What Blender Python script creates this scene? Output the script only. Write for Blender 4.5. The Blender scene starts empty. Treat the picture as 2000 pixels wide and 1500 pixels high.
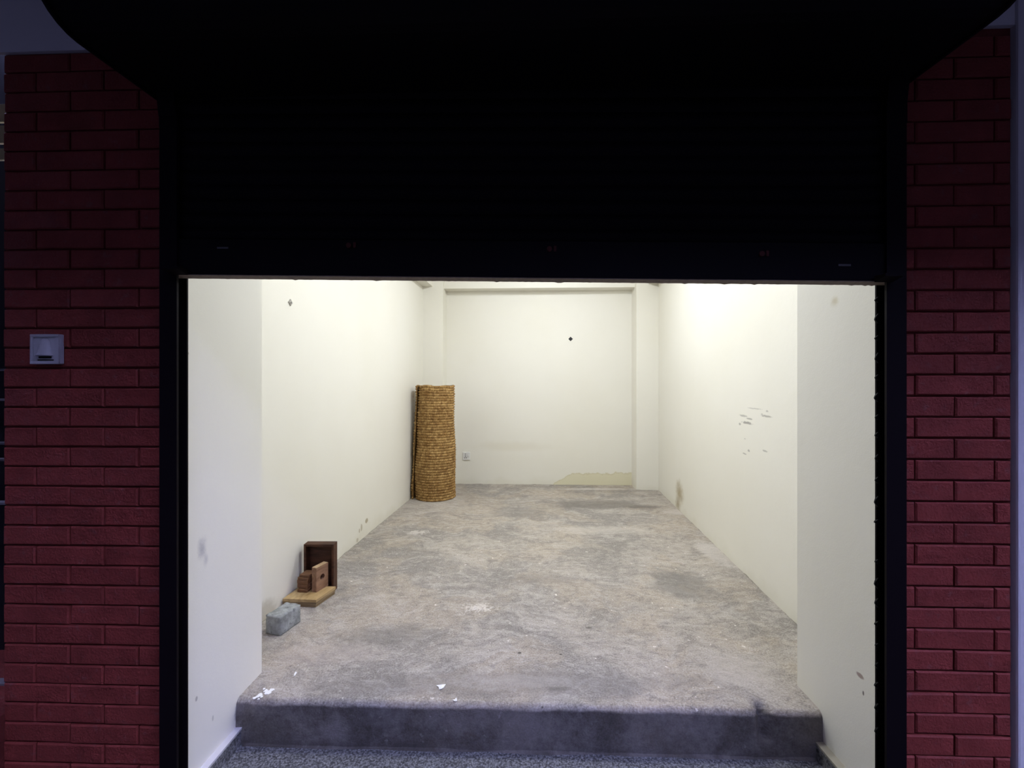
import bpy, math, random
import numpy as np
from mathutils import Vector, noise as mnoise

# ------------------------------------------------------------------ camera, world, exposure
scene = bpy.context.scene
COL = scene.collection
F, CX, CY, CAMZ = 850.0, 1000.0, 750.0, 1.15        # focal length and centre in pixels, camera height over the shop floor
cam_data = bpy.data.cameras.new('camera'); cam_data.sensor_width = 36.0
cam_data.lens = F / 2000.0 * 36.0; cam_data.clip_start = 0.02
cam = bpy.data.objects.new('camera', cam_data); COL.objects.link(cam)
cam.location = (0, 0, CAMZ); cam.rotation_euler = (math.pi / 2, 0, 0)
scene.camera = cam
world = bpy.data.worlds.new('dusk_sky'); scene.world = world; world.use_nodes = True
bgn = world.node_tree.nodes['Background']
bgn.inputs['Color'].default_value = (0.46, 0.50, 1.0, 1); bgn.inputs['Strength'].default_value = 23.0
vs = scene.view_settings
vs.view_transform = 'Standard'; vs.look = 'None'; vs.exposure = 0.15; vs.gamma = 1.0; vs.use_curve_mapping = False
LAMP_STRENGTH = (132.0, 104.0); BULB_STRENGTH = 85.0

rnd = random.Random(7)

# ------------------------------------------------------------------ geometry helpers
def floor_pt(px, py, z=0.0):
    d = (CAMZ - z) * F / (py - CY)
    return ((px - CX) / F * d, d)
def on_plane(px, py, A, B):
    """camera ray through a pixel meets the upright plane over plan line A-B"""
    q = (px - CX) / F
    ax, ay = A; dx, dy = B[0] - ax, B[1] - ay
    t = (q * ay - ax) / (dx - q * dy)
    d = ay + t * dy
    return (q * d, d, CAMZ - (py - CY) / F * d)

def link(name, me, mat=None, parent=None):
    o = bpy.data.objects.new(name, me); COL.objects.link(o)
    if mat is not None and me is not None:
        if len(me.materials) == 0: me.materials.append(mat)
    if parent is not None: o.parent = parent
    return o
def mesh(name, verts, faces, smooth=False):
    me = bpy.data.meshes.new(name); me.from_pydata([tuple(v) for v in verts], [], faces); me.update()
    if smooth: me.polygons.foreach_set('use_smooth', [True] * len(me.polygons))
    return me
def empty(name, loc, rz=0.0):
    o = bpy.data.objects.new(name, None); COL.objects.link(o); o.location = loc; o.rotation_euler = (0, 0, rz)
    o.empty_display_size = 0.05
    return o
def tag(o, label=None, cat=None, group=None, kind=None):
    if label: o['label'] = label
    if cat: o['category'] = cat
    if group: o['group'] = group
    if kind: o['kind'] = kind
    return o

class MB:
    def __init__(s): s.v = []; s.f = []
    def add(s, vs_, fs_):
        n = len(s.v); s.v += [tuple(v) for v in vs_]; s.f += [tuple(i + n for i in f) for f in fs_]
    def box(s, x0, x1, y0, y1, z0, z1, b=0.0):
        """box, with chamfered edges when b > 0"""
        if b <= 0:
            s.add([(x0,y0,z0),(x1,y0,z0),(x1,y1,z0),(x0,y1,z0),(x0,y0,z1),(x1,y0,z1),(x1,y1,z1),(x0,y1,z1)],
                  [(0,3,2,1),(4,5,6,7),(0,1,5,4),(1,2,6,5),(2,3,7,6),(3,0,4,7)]); return
        import bmesh
        bm = bmesh.new(); r = bmesh.ops.create_cube(bm, size=1.0)
        for v in bm.verts:
            v.co = Vector((x0 + (v.co.x + .5) * (x1 - x0), y0 + (v.co.y + .5) * (y1 - y0), z0 + (v.co.z + .5) * (z1 - z0)))
        bmesh.ops.bevel(bm, geom=list(bm.edges), offset=b, segments=2, profile=0.6, affect='EDGES')
        bm.verts.index_update()
        s.add([v.co[:] for v in bm.verts], [[v.index for v in f.verts] for f in bm.faces]); bm.free()
    def prism(s, pts, z0, z1):
        n = len(pts)
        area = sum(pts[i][0] * pts[(i + 1) % n][1] - pts[(i + 1) % n][0] * pts[i][1] for i in range(n))
        if area < 0: pts = pts[::-1]
        s.add([(p[0], p[1], z0) for p in pts] + [(p[0], p[1], z1) for p in pts],
              [tuple(range(n - 1, -1, -1)), tuple(range(n, 2 * n))] + [(i, (i + 1) % n, (i + 1) % n + n, i + n) for i in range(n)])
    def extrude_u(s, prof, u0, u1):
        """profile given as (w, z), swept along u"""
        n = len(prof)
        s.add([(u0, p[0], p[1]) for p in prof] + [(u1, p[0], p[1]) for p in prof],
              [tuple(range(n)), tuple(range(2 * n - 1, n - 1, -1))] + [(i, i + n, (i + 1) % n + n, (i + 1) % n) for i in range(n)])
    def cyl(s, c, axis, r, h, n=20, r2=None):
        r2 = r if r2 is None else r2
        a = {'x': (1, 2, 0), 'y': (2, 0, 1), 'z': (0, 1, 2)}[axis]
        vs_ = []
        for k, (rr, hh) in enumerate(((r, 0), (r2, h))):
            for i in range(n):
                t = 2 * math.pi * i / n; p = [0, 0, 0]
                p[a[0]] = c[a[0]] + rr * math.cos(t); p[a[1]] = c[a[1]] + rr * math.sin(t); p[a[2]] = c[a[2]] + hh
                vs_.append(tuple(p))
        s.add(vs_, [tuple(range(n - 1, -1, -1)), tuple(range(n, 2 * n))] + [(i, (i + 1) % n, (i + 1) % n + n, i + n) for i in range(n)])
    def build(s, name, mat, parent=None, smooth=False):
        me = mesh(name, s.v, s.f, smooth)
        import bmesh
        bm = bmesh.new(); bm.from_mesh(me); bmesh.ops.recalc_face_normals(bm, faces=list(bm.faces)); bm.to_mesh(me); bm.free()
        return link(name, me, mat, parent)
def box(name, mat, x0, x1, y0, y1, z0, z1, parent=None, b=0.0):
    m = MB(); m.box(x0, x1, y0, y1, z0, z1, b); return m.build(name, mat, parent)
def prism(name, mat, pts, z0, z1, parent=None):
    m = MB(); m.prism(pts, z0, z1); return m.build(name, mat, parent)

# ------------------------------------------------------------------ node helpers
class NT:
    def __init__(s, name):
        s.m = bpy.data.materials.new(name); s.m.use_nodes = True; s.t = s.m.node_tree
        s.b = s.t.nodes['Principled BSDF']; s.co = s.t.nodes.new('ShaderNodeTexCoord').outputs['Object']
    def n(s, kind, **kw):
        nd = s.t.nodes.new(kind)
        for k, v in kw.items(): setattr(nd, k, v)
        return nd
    def set(s, sock, v):
        if isinstance(v, bpy.types.NodeSocket): s.t.links.new(v, sock)
        else: sock.default_value = v
    def math(s, op, a, b=0.0, c=None, clamp=False):
        nd = s.n('ShaderNodeMath', operation=op, use_clamp=clamp); s.set(nd.inputs[0], a); s.set(nd.inputs[1], b)
        if c is not None: s.set(nd.inputs[2], c)
        return nd.outputs[0]
    def vmath(s, op, a, b=None, out=0):
        nd = s.n('ShaderNodeVectorMath', operation=op); s.set(nd.inputs[0], a)
        if b is not None: s.set(nd.inputs[1], b)
        return nd.outputs['Value' if out else 'Vector']
    def noise(s, scale, detail=4.0, rough=0.55, vec=None, dist=0.0, stretch=None, color=False):
        v = s.co if vec is None else vec
        if stretch is not None: v = s.vmath('MULTIPLY', v, stretch)
        nd = s.n('ShaderNodeTexNoise'); s.set(nd.inputs['Vector'], v)
        nd.inputs['Scale'].default_value = scale; nd.inputs['Detail'].default_value = detail
        nd.inputs['Roughness'].default_value = rough; nd.inputs['Distortion'].default_value = dist
        return nd.outputs['Color' if color else 'Fac']
    def ramp(s, v, a, b, lo=0.0, hi=1.0):
        nd = s.n('ShaderNodeMapRange', interpolation_type='SMOOTHSTEP', clamp=True); s.set(nd.inputs[0], v)
        nd.inputs[1].default_value = a; nd.inputs[2].default_value = b; nd.inputs[3].default_value = lo; nd.inputs[4].default_value = hi
        return nd.outputs[0]
    def mix(s, fac, a, b, mode='MIX'):
        nd = s.n('ShaderNodeMix', data_type='RGBA', blend_type=mode); s.set(nd.inputs[0], fac)
        def c(v): return v if isinstance(v, bpy.types.NodeSocket) else (v[0], v[1], v[2], 1.0)
        s.set(nd.inputs[6], c(a)); s.set(nd.inputs[7], c(b))
        return nd.outputs[2]
    def sep(s, v):
        return s.n('ShaderNodeSeparateXYZ'), v
    def blob(s, c, size, amp=0.8, nscale=14.0, lo=0.55, hi=1.0, detail=4.0):
        """irregular patch round point c: 1 inside, 0 outside"""
        v = s.vmath('SUBTRACT', s.co, c)
        v = s.vmath('MULTIPLY', v, tuple(1.0 / q for q in size))
        nz = s.vmath('SUBTRACT', s.noise(nscale, detail, 0.6 if detail < 8 else 0.78, color=True), (0.5, 0.5, 0.5))
        v = s.vmath('ADD', v, s.vmath('MULTIPLY', nz, (amp * 2, amp * 2, amp * 2)))
        return s.ramp(s.vmath('LENGTH', v, out=1), lo, hi, 1.0, 0.0)
    def axis(s, k):
        nd = s.n('ShaderNodeSeparateXYZ'); s.set(nd.inputs[0], s.co); return nd.outputs[k]
    def bump(s, h, strength=0.3, dist=0.01):
        nd = s.n('ShaderNodeBump'); nd.inputs['Strength'].default_value = strength; nd.inputs['Distance'].default_value = dist
        s.set(nd.inputs['Height'], h); s.t.links.new(nd.outputs['Normal'], s.b.inputs['Normal'])
    def done(s, color, rough=0.6, spec=0.3, metal=0.0):
        s.set(s.b.inputs['Base Color'], color if isinstance(color, bpy.types.NodeSocket) else (color[0], color[1], color[2], 1.0))
        s.set(s.b.inputs['Roughness'], rough); s.b.inputs['Specular IOR Level'].default_value = spec; s.b.inputs['Metallic'].default_value = metal
        return s.m

# ------------------------------------------------------------------ plan of the place
def xl(d): return -1.143 + 0.0818 * (d - 2.85)             # left wall of the shop
def xr(d): return 1.361 + 0.0845 * (d - 2.084)             # right wall of the shop
BL, BR = floor_pt(885, 945), floor_pt(1235, 948)           # back wall, two points
def yb(x): return BL[1] + (BR[1] - BL[1]) / (BR[0] - BL[0]) * (x - BL[0])
L_REV = ((-1.022, 1.27), (-0.998, 1.736))                  # reveal faces beside the entrance
R_REV = ((1.087, 1.16), (1.088, 1.66))
CEIL = 2.62
TH = math.atan(0.034)                                      # facade turned slightly against the camera
D0 = 1.25
FO = Vector((0, D0, 0)); FRZ = -TH
def facade(u, w, z=0.0):
    return Vector((u * math.cos(TH) + w * math.sin(TH), D0 - u * math.sin(TH) + w * math.cos(TH), z))
def uof(px, w=0.0):
    q = (px - CX) / F
    return (q * (D0 + w * math.cos(TH)) - w * math.sin(TH)) / (math.cos(TH) + q * math.sin(TH))
def zof(px, py, w=0.0):
    return CAMZ - (py - CY) / F * facade(uof(px, w), w).y

# ------------------------------------------------------------------ materials
def plaster(name, base=(0.81, 0.785, 0.70), marks=(), extra=None, crack=True):
    """marks: (centre, size, colour, strength, amp, noise scale)"""
    t = NT(name)
    c = t.mix(t.ramp(t.noise(1.1, 3), 0.3, 0.75), base, tuple(q * f for q, f in zip(base, (0.975, 0.97, 0.945))))
    if crack:
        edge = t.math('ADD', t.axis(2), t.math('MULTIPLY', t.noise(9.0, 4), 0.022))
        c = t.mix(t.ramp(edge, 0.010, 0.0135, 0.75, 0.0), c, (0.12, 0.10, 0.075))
        low = t.math('ADD', t.axis(2), t.math('MULTIPLY', t.noise(4.0, 5), 0.25))
        c = t.mix(t.ramp(low, 0.10, 0.22, 0.22, 0.0), c, (0.55, 0.50, 0.34))
    for (ce, si, co, st, am, ns) in marks:
        c = t.mix(t.math('MULTIPLY', t.blob(ce, si, am, ns, 0.55 if st > 0 else 0.0, 1.0 if st > 0 else 1.25, 4.0 if st > 0 else 9.0), abs(st)), c, co)
    if extra: c = extra(t, c)
    t.bump(t.math('ADD', t.noise(6.0, 3), t.math('MULTIPLY', t.noise(180.0, 2), 0.12)), 0.25, 0.006)
    return t.done(c, 0.55, 0.3)

def W(px, py, A, B): return on_plane(px, py, A, B)
LW = ((xl(1.7), 1.7), (xl(5.0), 5.0)); RW = ((xr(1.6), 1.6), (xr(5.0), 5.0))
GREY = (0.26, 0.245, 0.22); BROWN = (0.36, 0.29, 0.17)

def back_extra(t, c):                                      # damp stain along the foot of the back wall
    x0 = on_plane(1065, 930, BL, BR)[0]; x1 = on_plane(1235, 930, BL, BR)[0]
    top = t.ramp(t.axis(0), x0, x0 + 0.32, 0.0, 0.135)
    top = t.math('ADD', top, t.math('MULTIPLY', t.math('SUBTRACT', t.noise(5.0, 7, 0.68), 0.5), 0.20))
    h = t.math('SUBTRACT', top, t.axis(2))
    inside = t.math('MULTIPLY', t.ramp(h, 0.0, 0.008), t.ramp(t.axis(0), x0, x0 + 0.05))
    c = t.mix(t.math('MULTIPLY', inside, 0.75), c, (0.69, 0.64, 0.43))
    rim = t.math('MULTIPLY', t.math('MULTIPLY', t.ramp(h, -0.004, 0.004), t.ramp(h, 0.006, 0.022, 1.0, 0.0)), t.ramp(t.axis(0), x0, x0 + 0.05))
    c = t.mix(t.math('MULTIPLY', rim, 0.40), c, (0.55, 0.48, 0.28))
    return t.mix(t.math('MULTIPLY', t.blob(on_plane(1000, 872, BL, BR), (0.55, 0.5, 0.07), 0.5, 4.0, 0.2, 1.1), 0.18), c, (0.60, 0.53, 0.36))

scuffs = []
for (px, py, sx, sz, st) in ((1459, 826, .055, .012, .9), (1464, 818, .035, .008, .7), (1452, 812, .05, .010, .6), (1445, 828, .012, .010, .7),
                             (1497, 813, .055, .008, .7), (1474, 798, .08, .005, .45), (1498, 803, .012, .008, .5), (1488, 809, .010, .007, .5),
                             (1462, 880, .012, .010, .7), (1454, 886, .022, .006, .7), (1494, 881, .022, .009, .6), (1455, 857, .008, .006, .5)):
    scuffs.append((W(px, py, *RW), (sx * .8, sx * 1.45, sz * .85), GREY, st * 0.85, 0.7, 42.0))
scuffs.append((W(1327, 962, *RW), (0.09, 0.13, 0.12), (0.36, 0.28, 0.14), -0.85, 0.8, 14.0))
scuffs.append((W(1324, 985, *RW), (0.07, 0.09, 0.08), (0.32, 0.25, 0.13), -0.8, 0.8, 16.0))
lmarks = [(W(716, 1017, *LW), (0.03, 0.030, 0.022), BROWN, 0.8, 0.3, 30.0), (W(706, 1030, *LW), (0.03, 0.018, 0.035), BROWN, 0.6, 0.4, 30.0),
          (W(702, 1037, *LW), (0.03, 0.014, 0.02), BROWN, 0.6, 0.4, 30.0), (W(698, 1055, *LW), (0.03, 0.02, 0.02), BROWN, 0.5, 0.4, 30.0),
          (W(515, 1210, *LW), (0.10, 0.14, 0.10), (0.34, 0.29, 0.19), 0.5, 0.5, 9.0)]
BLUEGREY = (0.36, 0.35, 0.37)
rlmarks = [(W(395, 1072, *L_REV), (0.05, 0.022, 0.040), BLUEGREY, -0.7, 0.7, 26.0), (W(402, 1092, *L_REV), (0.05, 0.013, 0.03), BLUEGREY, -0.45, 0.7, 30.0),
           (W(384, 1365, *L_REV), (0.03, 0.006, 0.010), GREY, 0.6, 0.2, 30.0), (W(416, 1403, *L_REV), (0.03, 0.005, 0.012), GREY, 0.4, 0.2, 30.0),
           (W(367, 690, *L_REV), (0.03, 0.006, 0.006), GREY, 0.5, 0.2, 30.0), (W(468, 1385, *L_REV), (0.05, 0.03, 0.05), (0.22, 0.20, 0.19), 0.7, 0.7, 16.0)]
rrmarks = [(W(1630, 588, *R_REV), (0.03, 0.020, 0.020), (0.56, 0.48, 0.30), -0.6, 0.6, 30.0),
           (W(1680, 1320, *R_REV), (0.03, 0.018, 0.009), (0.20, 0.10, 0.08), 0.7, 0.3, 30.0),
           (W(1686, 1354, *R_REV), (0.03, 0.004, 0.009), (0.12, 0.10, 0.09), 0.9, 0.1, 30.0),
           (W(1595, 1398, *R_REV), (0.05, 0.03, 0.03), (0.25, 0.22, 0.18), 0.6, 0.7, 16.0)]
M_back = plaster('cream_plaster_back', extra=back_extra)
M_right = plaster('cream_plaster_right', marks=scuffs)
M_left = plaster('cream_plaster_left', marks=lmarks)
M_revl = plaster('cream_plaster_reveal_left', marks=rlmarks, crack=False)
M_revr = plaster('cream_plaster_reveal_right', marks=rrmarks, crack=False)
M_cream = plaster('cream_plaster')
M_white = plaster('white_ceiling_paint', base=(0.82, 0.80, 0.74), crack=False)

def concrete():
    t = NT('stained_concrete')
    warp = t.vmath('ADD', t.co, t.vmath('MULTIPLY', t.noise(2.2, 3, color=True), (0.5, 0.5, 0.5)))
    big = t.noise(1.5, 6, 0.66, vec=warp)
    med = t.noise(5.0, 9, 0.74, vec=warp, stretch=(0.75, 1.25, 1.0), dist=0.8)
    streak = t.noise(9.0, 7, 0.72, vec=warp, stretch=(0.45, 2.0, 1.0), dist=0.5)
    fine = t.noise(30.0, 7, 0.76, stretch=(0.8, 1.25, 1.0), dist=0.4)
    grain = t.noise(150.0, 4, 0.7)
    ridge = t.math('ABSOLUTE', t.math('SUBTRACT', t.noise(11.0, 7, 0.7, stretch=(0.6, 1.5, 1.0), dist=1.2), 0.5))
    c = t.mix(t.ramp(big, 0.42, 0.58), (0.215, 0.207, 0.195), (0.42, 0.392, 0.35))
    c = t.mix(t.math('MULTIPLY', t.ramp(t.noise(2.6, 5, vec=warp), 0.47, 0.58), 0.55), c, (0.45, 0.385, 0.295))
    c = t.mix(t.math('MULTIPLY', t.ramp(med, 0.50, 0.62), 0.60), c, (0.52, 0.50, 0.475))
    c = t.mix(t.math('MULTIPLY', t.ramp(med, 0.48, 0.38), 0.55), c, (0.175, 0.168, 0.158))
    c = t.mix(t.math('MULTIPLY', t.ramp(streak, 0.47, 0.38), 0.50), c, (0.15, 0.143, 0.132))
    c = t.mix(t.math('MULTIPLY', t.ramp(streak, 0.54, 0.64), 0.42), c, (0.60, 0.585, 0.56))
    c = t.mix(t.math('MULTIPLY', t.ramp(fine, 0.52, 0.63), 0.50), c, (0.60, 0.58, 0.55))
    c = t.mix(t.math('MULTIPLY', t.ramp(fine, 0.47, 0.37), 0.55), c, (0.125, 0.12, 0.112))
    c = t.mix(t.math('MULTIPLY', t.math('MULTIPLY', t.ramp(ridge, 0.0, 0.012, 1.0, 0.0), t.ramp(t.noise(3.1, 3), 0.50, 0.60)), 0.55), c, (0.10, 0.095, 0.09))
    c = t.mix(0.34, c, t.mix(t.ramp(grain, 0.36, 0.64), (0.14, 0.135, 0.13), (0.60, 0.59, 0.57)))
    fleck = t.math('MULTIPLY', t.ramp(t.noise(36.0, 3, 0.5), 0.68, 0.72), t.ramp(t.noise(2.4, 2), 0.42, 0.56))
    c = t.mix(t.math('MULTIPLY', fleck, 0.9), c, (0.78, 0.77, 0.75))
    dark = t.math('MULTIPLY', t.ramp(t.noise(52.0, 3, 0.5, stretch=(1, 1.6, 1)), 0.69, 0.74), t.ramp(t.noise(1.9, 2), 0.44, 0.6))
    c = t.mix(t.math('MULTIPLY', dark, 0.7), c, (0.06, 0.06, 0.06))
    def at(px, py): x, y = floor_pt(px, py); return (x, y, 0.0)
    for (px, py, sx, sy, col, st, am, ns) in (
            (1170, 985, .62, .20, (0.155, 0.15, 0.14), .75, .5, 3.0), (1255, 990, .25, .07, (0.12, 0.115, 0.105), .7, .5, 4.0),
            (1010, 1000, .30, .22, (0.17, 0.17, 0.165), .5, .6, 3.5), (1180, 1035, .45, .14, (0.58, 0.56, 0.53), .5, .8, 5.0),
            (1330, 1140, .22, .24, (0.17, 0.17, 0.165), .65, .7, 4.0), (1060, 1130, .30, .09, (0.20, 0.19, 0.18), .5, .7, 5.0),
            (815, 1040, .09, .06, (0.70, 0.68, 0.67), .7, 1.6, 18.0), (935, 1188, .085, .05, (0.80, 0.79, 0.77), .8, 2.2, 32.0),
            (1160, 955, .5, .06, (0.60, 0.585, 0.57), .7, .6, 5.0), (1330, 1000, .20, .12, (0.60, 0.59, 0.59), .55, .5, 5.0),
            (1395, 1080, .12, .30, (0.60, 0.59, 0.58), .6, .5, 5.0), (760, 1240, .30, .10, (0.16, 0.155, 0.145), .5, .9, 7.0),
            (1150, 1226, .022, .010, (0.08, 0.075, 0.07), .8, .5, 30.0), (1015, 1275, .010, .010, (0.04, 0.04, 0.04), .9, .2, 30.0),
            (1095, 1278, .008, .008, (0.04, 0.04, 0.04), .9, .2, 30.0), (960, 1095, .05, .03, (0.16, 0.15, 0.14), .6, .7, 18.0),
            (1000, 1335, 1.0, .10, (0.20, 0.192, 0.188), .55, .8, 6.0), (1020, 1330, .35, .05, (0.50, 0.49, 0.485), .3, 1.2, 16.0), (1090, 1345, .06, .016, (0.12, 0.115, 0.11), .6, .8, 22.0),
            (1440, 1310, .18, .12, (0.52, 0.50, 0.47), .5, .8, 7.0), (640, 1275, .30, .10, (0.44, 0.40, 0.37), .4, .8, 6.0)):
        c = t.mix(t.math('MULTIPLY', t.blob(at(px, py), (sx, sy, 0.3), am * 1.25, ns * 1.5, 0.45, 1.0, 9.0), st * 0.8), c, col)
    # whitish patch and darker tone on the riser
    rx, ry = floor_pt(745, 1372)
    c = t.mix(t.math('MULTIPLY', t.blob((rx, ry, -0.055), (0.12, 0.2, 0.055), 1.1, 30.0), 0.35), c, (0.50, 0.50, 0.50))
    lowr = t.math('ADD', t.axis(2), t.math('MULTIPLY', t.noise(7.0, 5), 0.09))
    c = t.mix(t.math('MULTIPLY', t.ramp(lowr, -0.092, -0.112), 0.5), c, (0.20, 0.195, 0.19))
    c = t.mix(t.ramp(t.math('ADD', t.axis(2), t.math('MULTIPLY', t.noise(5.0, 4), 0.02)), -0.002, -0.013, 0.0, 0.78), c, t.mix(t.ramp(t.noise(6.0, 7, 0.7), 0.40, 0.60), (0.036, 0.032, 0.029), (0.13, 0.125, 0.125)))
    c = t.mix(1.0, c, (1.0, 0.94, 0.88), 'MULTIPLY')
    t.bump(t.math('ADD', t.math('MULTIPLY', med, 0.5), t.math('MULTIPLY', fine, 0.8)), 0.75, 0.007)
    return t.done(c, t.ramp(big, 0.3, 0.7, 0.62, 0.80), 0.28)
M_concrete = concrete()

def granite():
    t = NT('speckled_granite')
    vo = t.n('ShaderNodeTexVoronoi'); t.set(vo.inputs['Vector'], t.co); vo.inputs['Scale'].default_value = 150.0
    k = t.noise(120.0, 3, 0.6)
    c = t.mix(t.ramp(k, 0.40, 0.62), (0.035, 0.035, 0.037), (0.32, 0.32, 0.32))
    c = t.mix(0.45, c, t.mix(t.ramp(vo.outputs['Distance'], 0.1, 0.6), (0.42, 0.42, 0.42), (0.07, 0.07, 0.07)))
    return t.done(c, 0.38, 0.4)
M_granite = granite()

def brick_mat(name, base, rough=0.62):
    t = NT(name)
    g = t.n('ShaderNodeNewGeometry'); oi = t.n('ShaderNodeObjectInfo')
    pos = t.vmath('ADD', t.co, t.vmath('MULTIPLY', t.n('ShaderNodeCombineXYZ').outputs[0], (1, 1, 1)))
    rv = t.n('ShaderNodeCombineXYZ'); t.set(rv.inputs[0], t.math('MULTIPLY', oi.outputs['Random'], 31.0)); t.set(rv.inputs[2], t.math('MULTIPLY', oi.outputs['Random'], 17.0))
    v = t.vmath('ADD', t.co, rv.outputs[0])
    c = t.mix(t.ramp(t.noise(9.0, 5, 0.6, vec=v), 0.3, 0.7), tuple(q * 0.82 for q in base), tuple(q * 1.12 for q in base))
    c = t.mix(t.math('MULTIPLY', oi.outputs['Random'], 0.22), c, tuple(q * 0.62 for q in base))
    c = t.mix(t.math('MULTIPLY', t.ramp(t.noise(40.0, 3, vec=v), 0.60, 0.75), 0.25), c, (0.16, 0.10, 0.10))
    t.bump(t.math('ADD', t.noise(28.0, 4, vec=v), t.math('MULTIPLY', t.noise(160.0, 3, vec=v), 0.5)), 0.9, 0.005)
    return t.done(c, rough, 0.18)
M_brick = brick_mat('red_brick_tile', (0.20, 0.036, 0.028))
M_joint = brick_mat('red_painted_joint', (0.13, 0.024, 0.019), 0.75)
M_outplaster = plaster('grey_render', base=(0.60, 0.58, 0.60), crack=False)

def simple(name, base, rough=0.5, spec=0.3, var=0.12, scale=12.0, metal=0.0, bump=0.0, stretch=None):
    t = NT(name)
    c = t.mix(t.noise(scale, 4, stretch=stretch), tuple(q * (1 - var) for q in base), tuple(min(1, q * (1 + var)) for q in base))
    if bump > 0: t.bump(t.noise(scale * 6, 4, stretch=stretch), bump, 0.003)
    return t.done(c, rough, spec, metal)
M_shutter = simple('black_shutter_paint', (0.005, 0.004, 0.005), 0.6, 0.07, 0.3, 5.0)
M_rail = simple('black_rail_paint', (0.006, 0.004, 0.005), 0.6, 0.07, 0.3, 5.0)
M_seal = simple('brown_bottom_seal', (0.20, 0.155, 0.13), 0.8, 0.1, 0.4, 60.0, bump=0.5)
M_rust = simple('rusty_red_bolt', (0.07, 0.014, 0.010), 0.6, 0.2, 0.3, 80.0)
M_chip = simple('bare_metal_chip', (0.09, 0.085, 0.085), 0.5, 0.3, 0.3, 80.0)
M_plastic = simple('white_plastic', (0.74, 0.73, 0.70), 0.35, 0.4, 0.03)
M_bell = simple('aged_bell_plastic', (0.40, 0.39, 0.40), 0.32, 0.4, 0.10, 40.0)
M_hole = simple('dark_slot', (0.012, 0.012, 0.012), 0.7, 0.1)
M_black = simple('black_plastic', (0.02, 0.02, 0.021), 0.5, 0.3)
M_greyplug = simple('grey_plug', (0.42, 0.40, 0.36), 0.6, 0.2)
M_flake = simple('white_paint_flake', (0.85, 0.84, 0.81), 0.6, 0.2, 0.04)
M_yellow = simple('pale_yellow_tile', (0.40, 0.33, 0.16), 0.6, 0.3, 0.25, 30.0)
M_dark = simple('dark_gate_paint', (0.010, 0.010, 0.011), 0.6, 0.2)
M_gatebar = simple('worn_gate_bar', (0.10, 0.095, 0.10), 0.45, 0.4, 0.3, 30.0)
M_pave = simple('pavement_asphalt', (0.020, 0.019, 0.019), 0.8, 0.2, 0.25, 4.0, bump=0.3)  # near black so the unseen pavement bounces little light
M_street = simple('street_wall_render', (0.015, 0.014, 0.0145), 0.8, 0.2, 0.2, 2.0)  # near black to keep light from bouncing off unseen street walls

def wood(name, a, b, scale=18.0, stretch=(1.0, 0.12, 1.0), rough=0.6):
    t = NT(name)
    g = t.noise(scale, 6, 0.65, stretch=stretch, dist=1.2)
    c = t.mix(t.ramp(g, 0.32, 0.68), a, b)
    c = t.mix(t.math('MULTIPLY', t.ramp(t.noise(60, 4, stretch=stretch), 0.5, 0.75), 0.4), c, tuple(q * 0.45 for q in a))
    t.bump(g, 0.4, 0.002)
    return t.done(c, rough, 0.25)
M_darkwood = wood('dark_stained_wood', (0.040, 0.016, 0.009), (0.10, 0.042, 0.021), stretch=(0.15, 1, 1))
M_ply = wood('yellow_plywood', (0.36, 0.235, 0.10), (0.52, 0.37, 0.18), 14.0, (1, 0.2, 1))
M_plyedge = wood('plywood_edge', (0.17, 0.11, 0.055), (0.38, 0.28, 0.15), 30.0, (0.1, 0.1, 2.2))
M_blockwood = wood('reddish_brown_wood', (0.20, 0.105, 0.06), (0.36, 0.21, 0.13), 22.0, (1, 0.25, 1))
M_paleend = wood('pale_cut_wood', (0.38, 0.25, 0.13), (0.58, 0.42, 0.25), 22.0, (1, 0.3, 1))
M_offcut = wood('brown_offcut_wood', (0.13, 0.062, 0.032), (0.27, 0.145, 0.075), 26.0, (0.2, 1, 1))

def cement_block():
    t = NT('rough_grey_cement')
    n1 = t.noise(22.0, 6, 0.7)
    c = t.mix(t.ramp(n1, 0.32, 0.68), (0.20, 0.21, 0.20), (0.38, 0.39, 0.375))
    c = t.mix(t.math('MULTIPLY', t.ramp(t.noise(55.0, 4), 0.58, 0.72), 0.7), c, (0.10, 0.105, 0.10))
    t.bump(n1, 0.7, 0.006)
    return t.done(c, 0.85, 0.2)
M_cement = cement_block()

def rush():
    t = NT('woven_rush')
    at = t.n('ShaderNodeAttribute', attribute_name='weave')
    n1 = t.noise(9.0, 4, 0.6, stretch=(1, 1, 2.2)); n2 = t.noise(70.0, 3, 0.6)
    c = t.mix(t.ramp(n1, 0.3, 0.7), (0.27, 0.145, 0.045), (0.46, 0.285, 0.105))
    c = t.mix(t.math('MULTIPLY', t.ramp(n2, 0.45, 0.7), 0.55), c, (0.60, 0.42, 0.19))
    c = t.mix(t.math('MULTIPLY', t.ramp(n2, 0.48, 0.28), 0.6), c, (0.12, 0.058, 0.018))
    c = t.mix(t.ramp(at.outputs['Fac'], 0.1, 0.9, 0.0, 0.6), c, (0.17, 0.085, 0.028))
    t.bump(t.noise(220.0, 3), 0.4, 0.002)
    return t.done(c, 0.75, 0.15)
M_rush = rush()
M_rushdark = simple('rush_backing', (0.24, 0.16, 0.075), 0.8, 0.15, 0.35, 40.0, bump=0.6)

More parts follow.
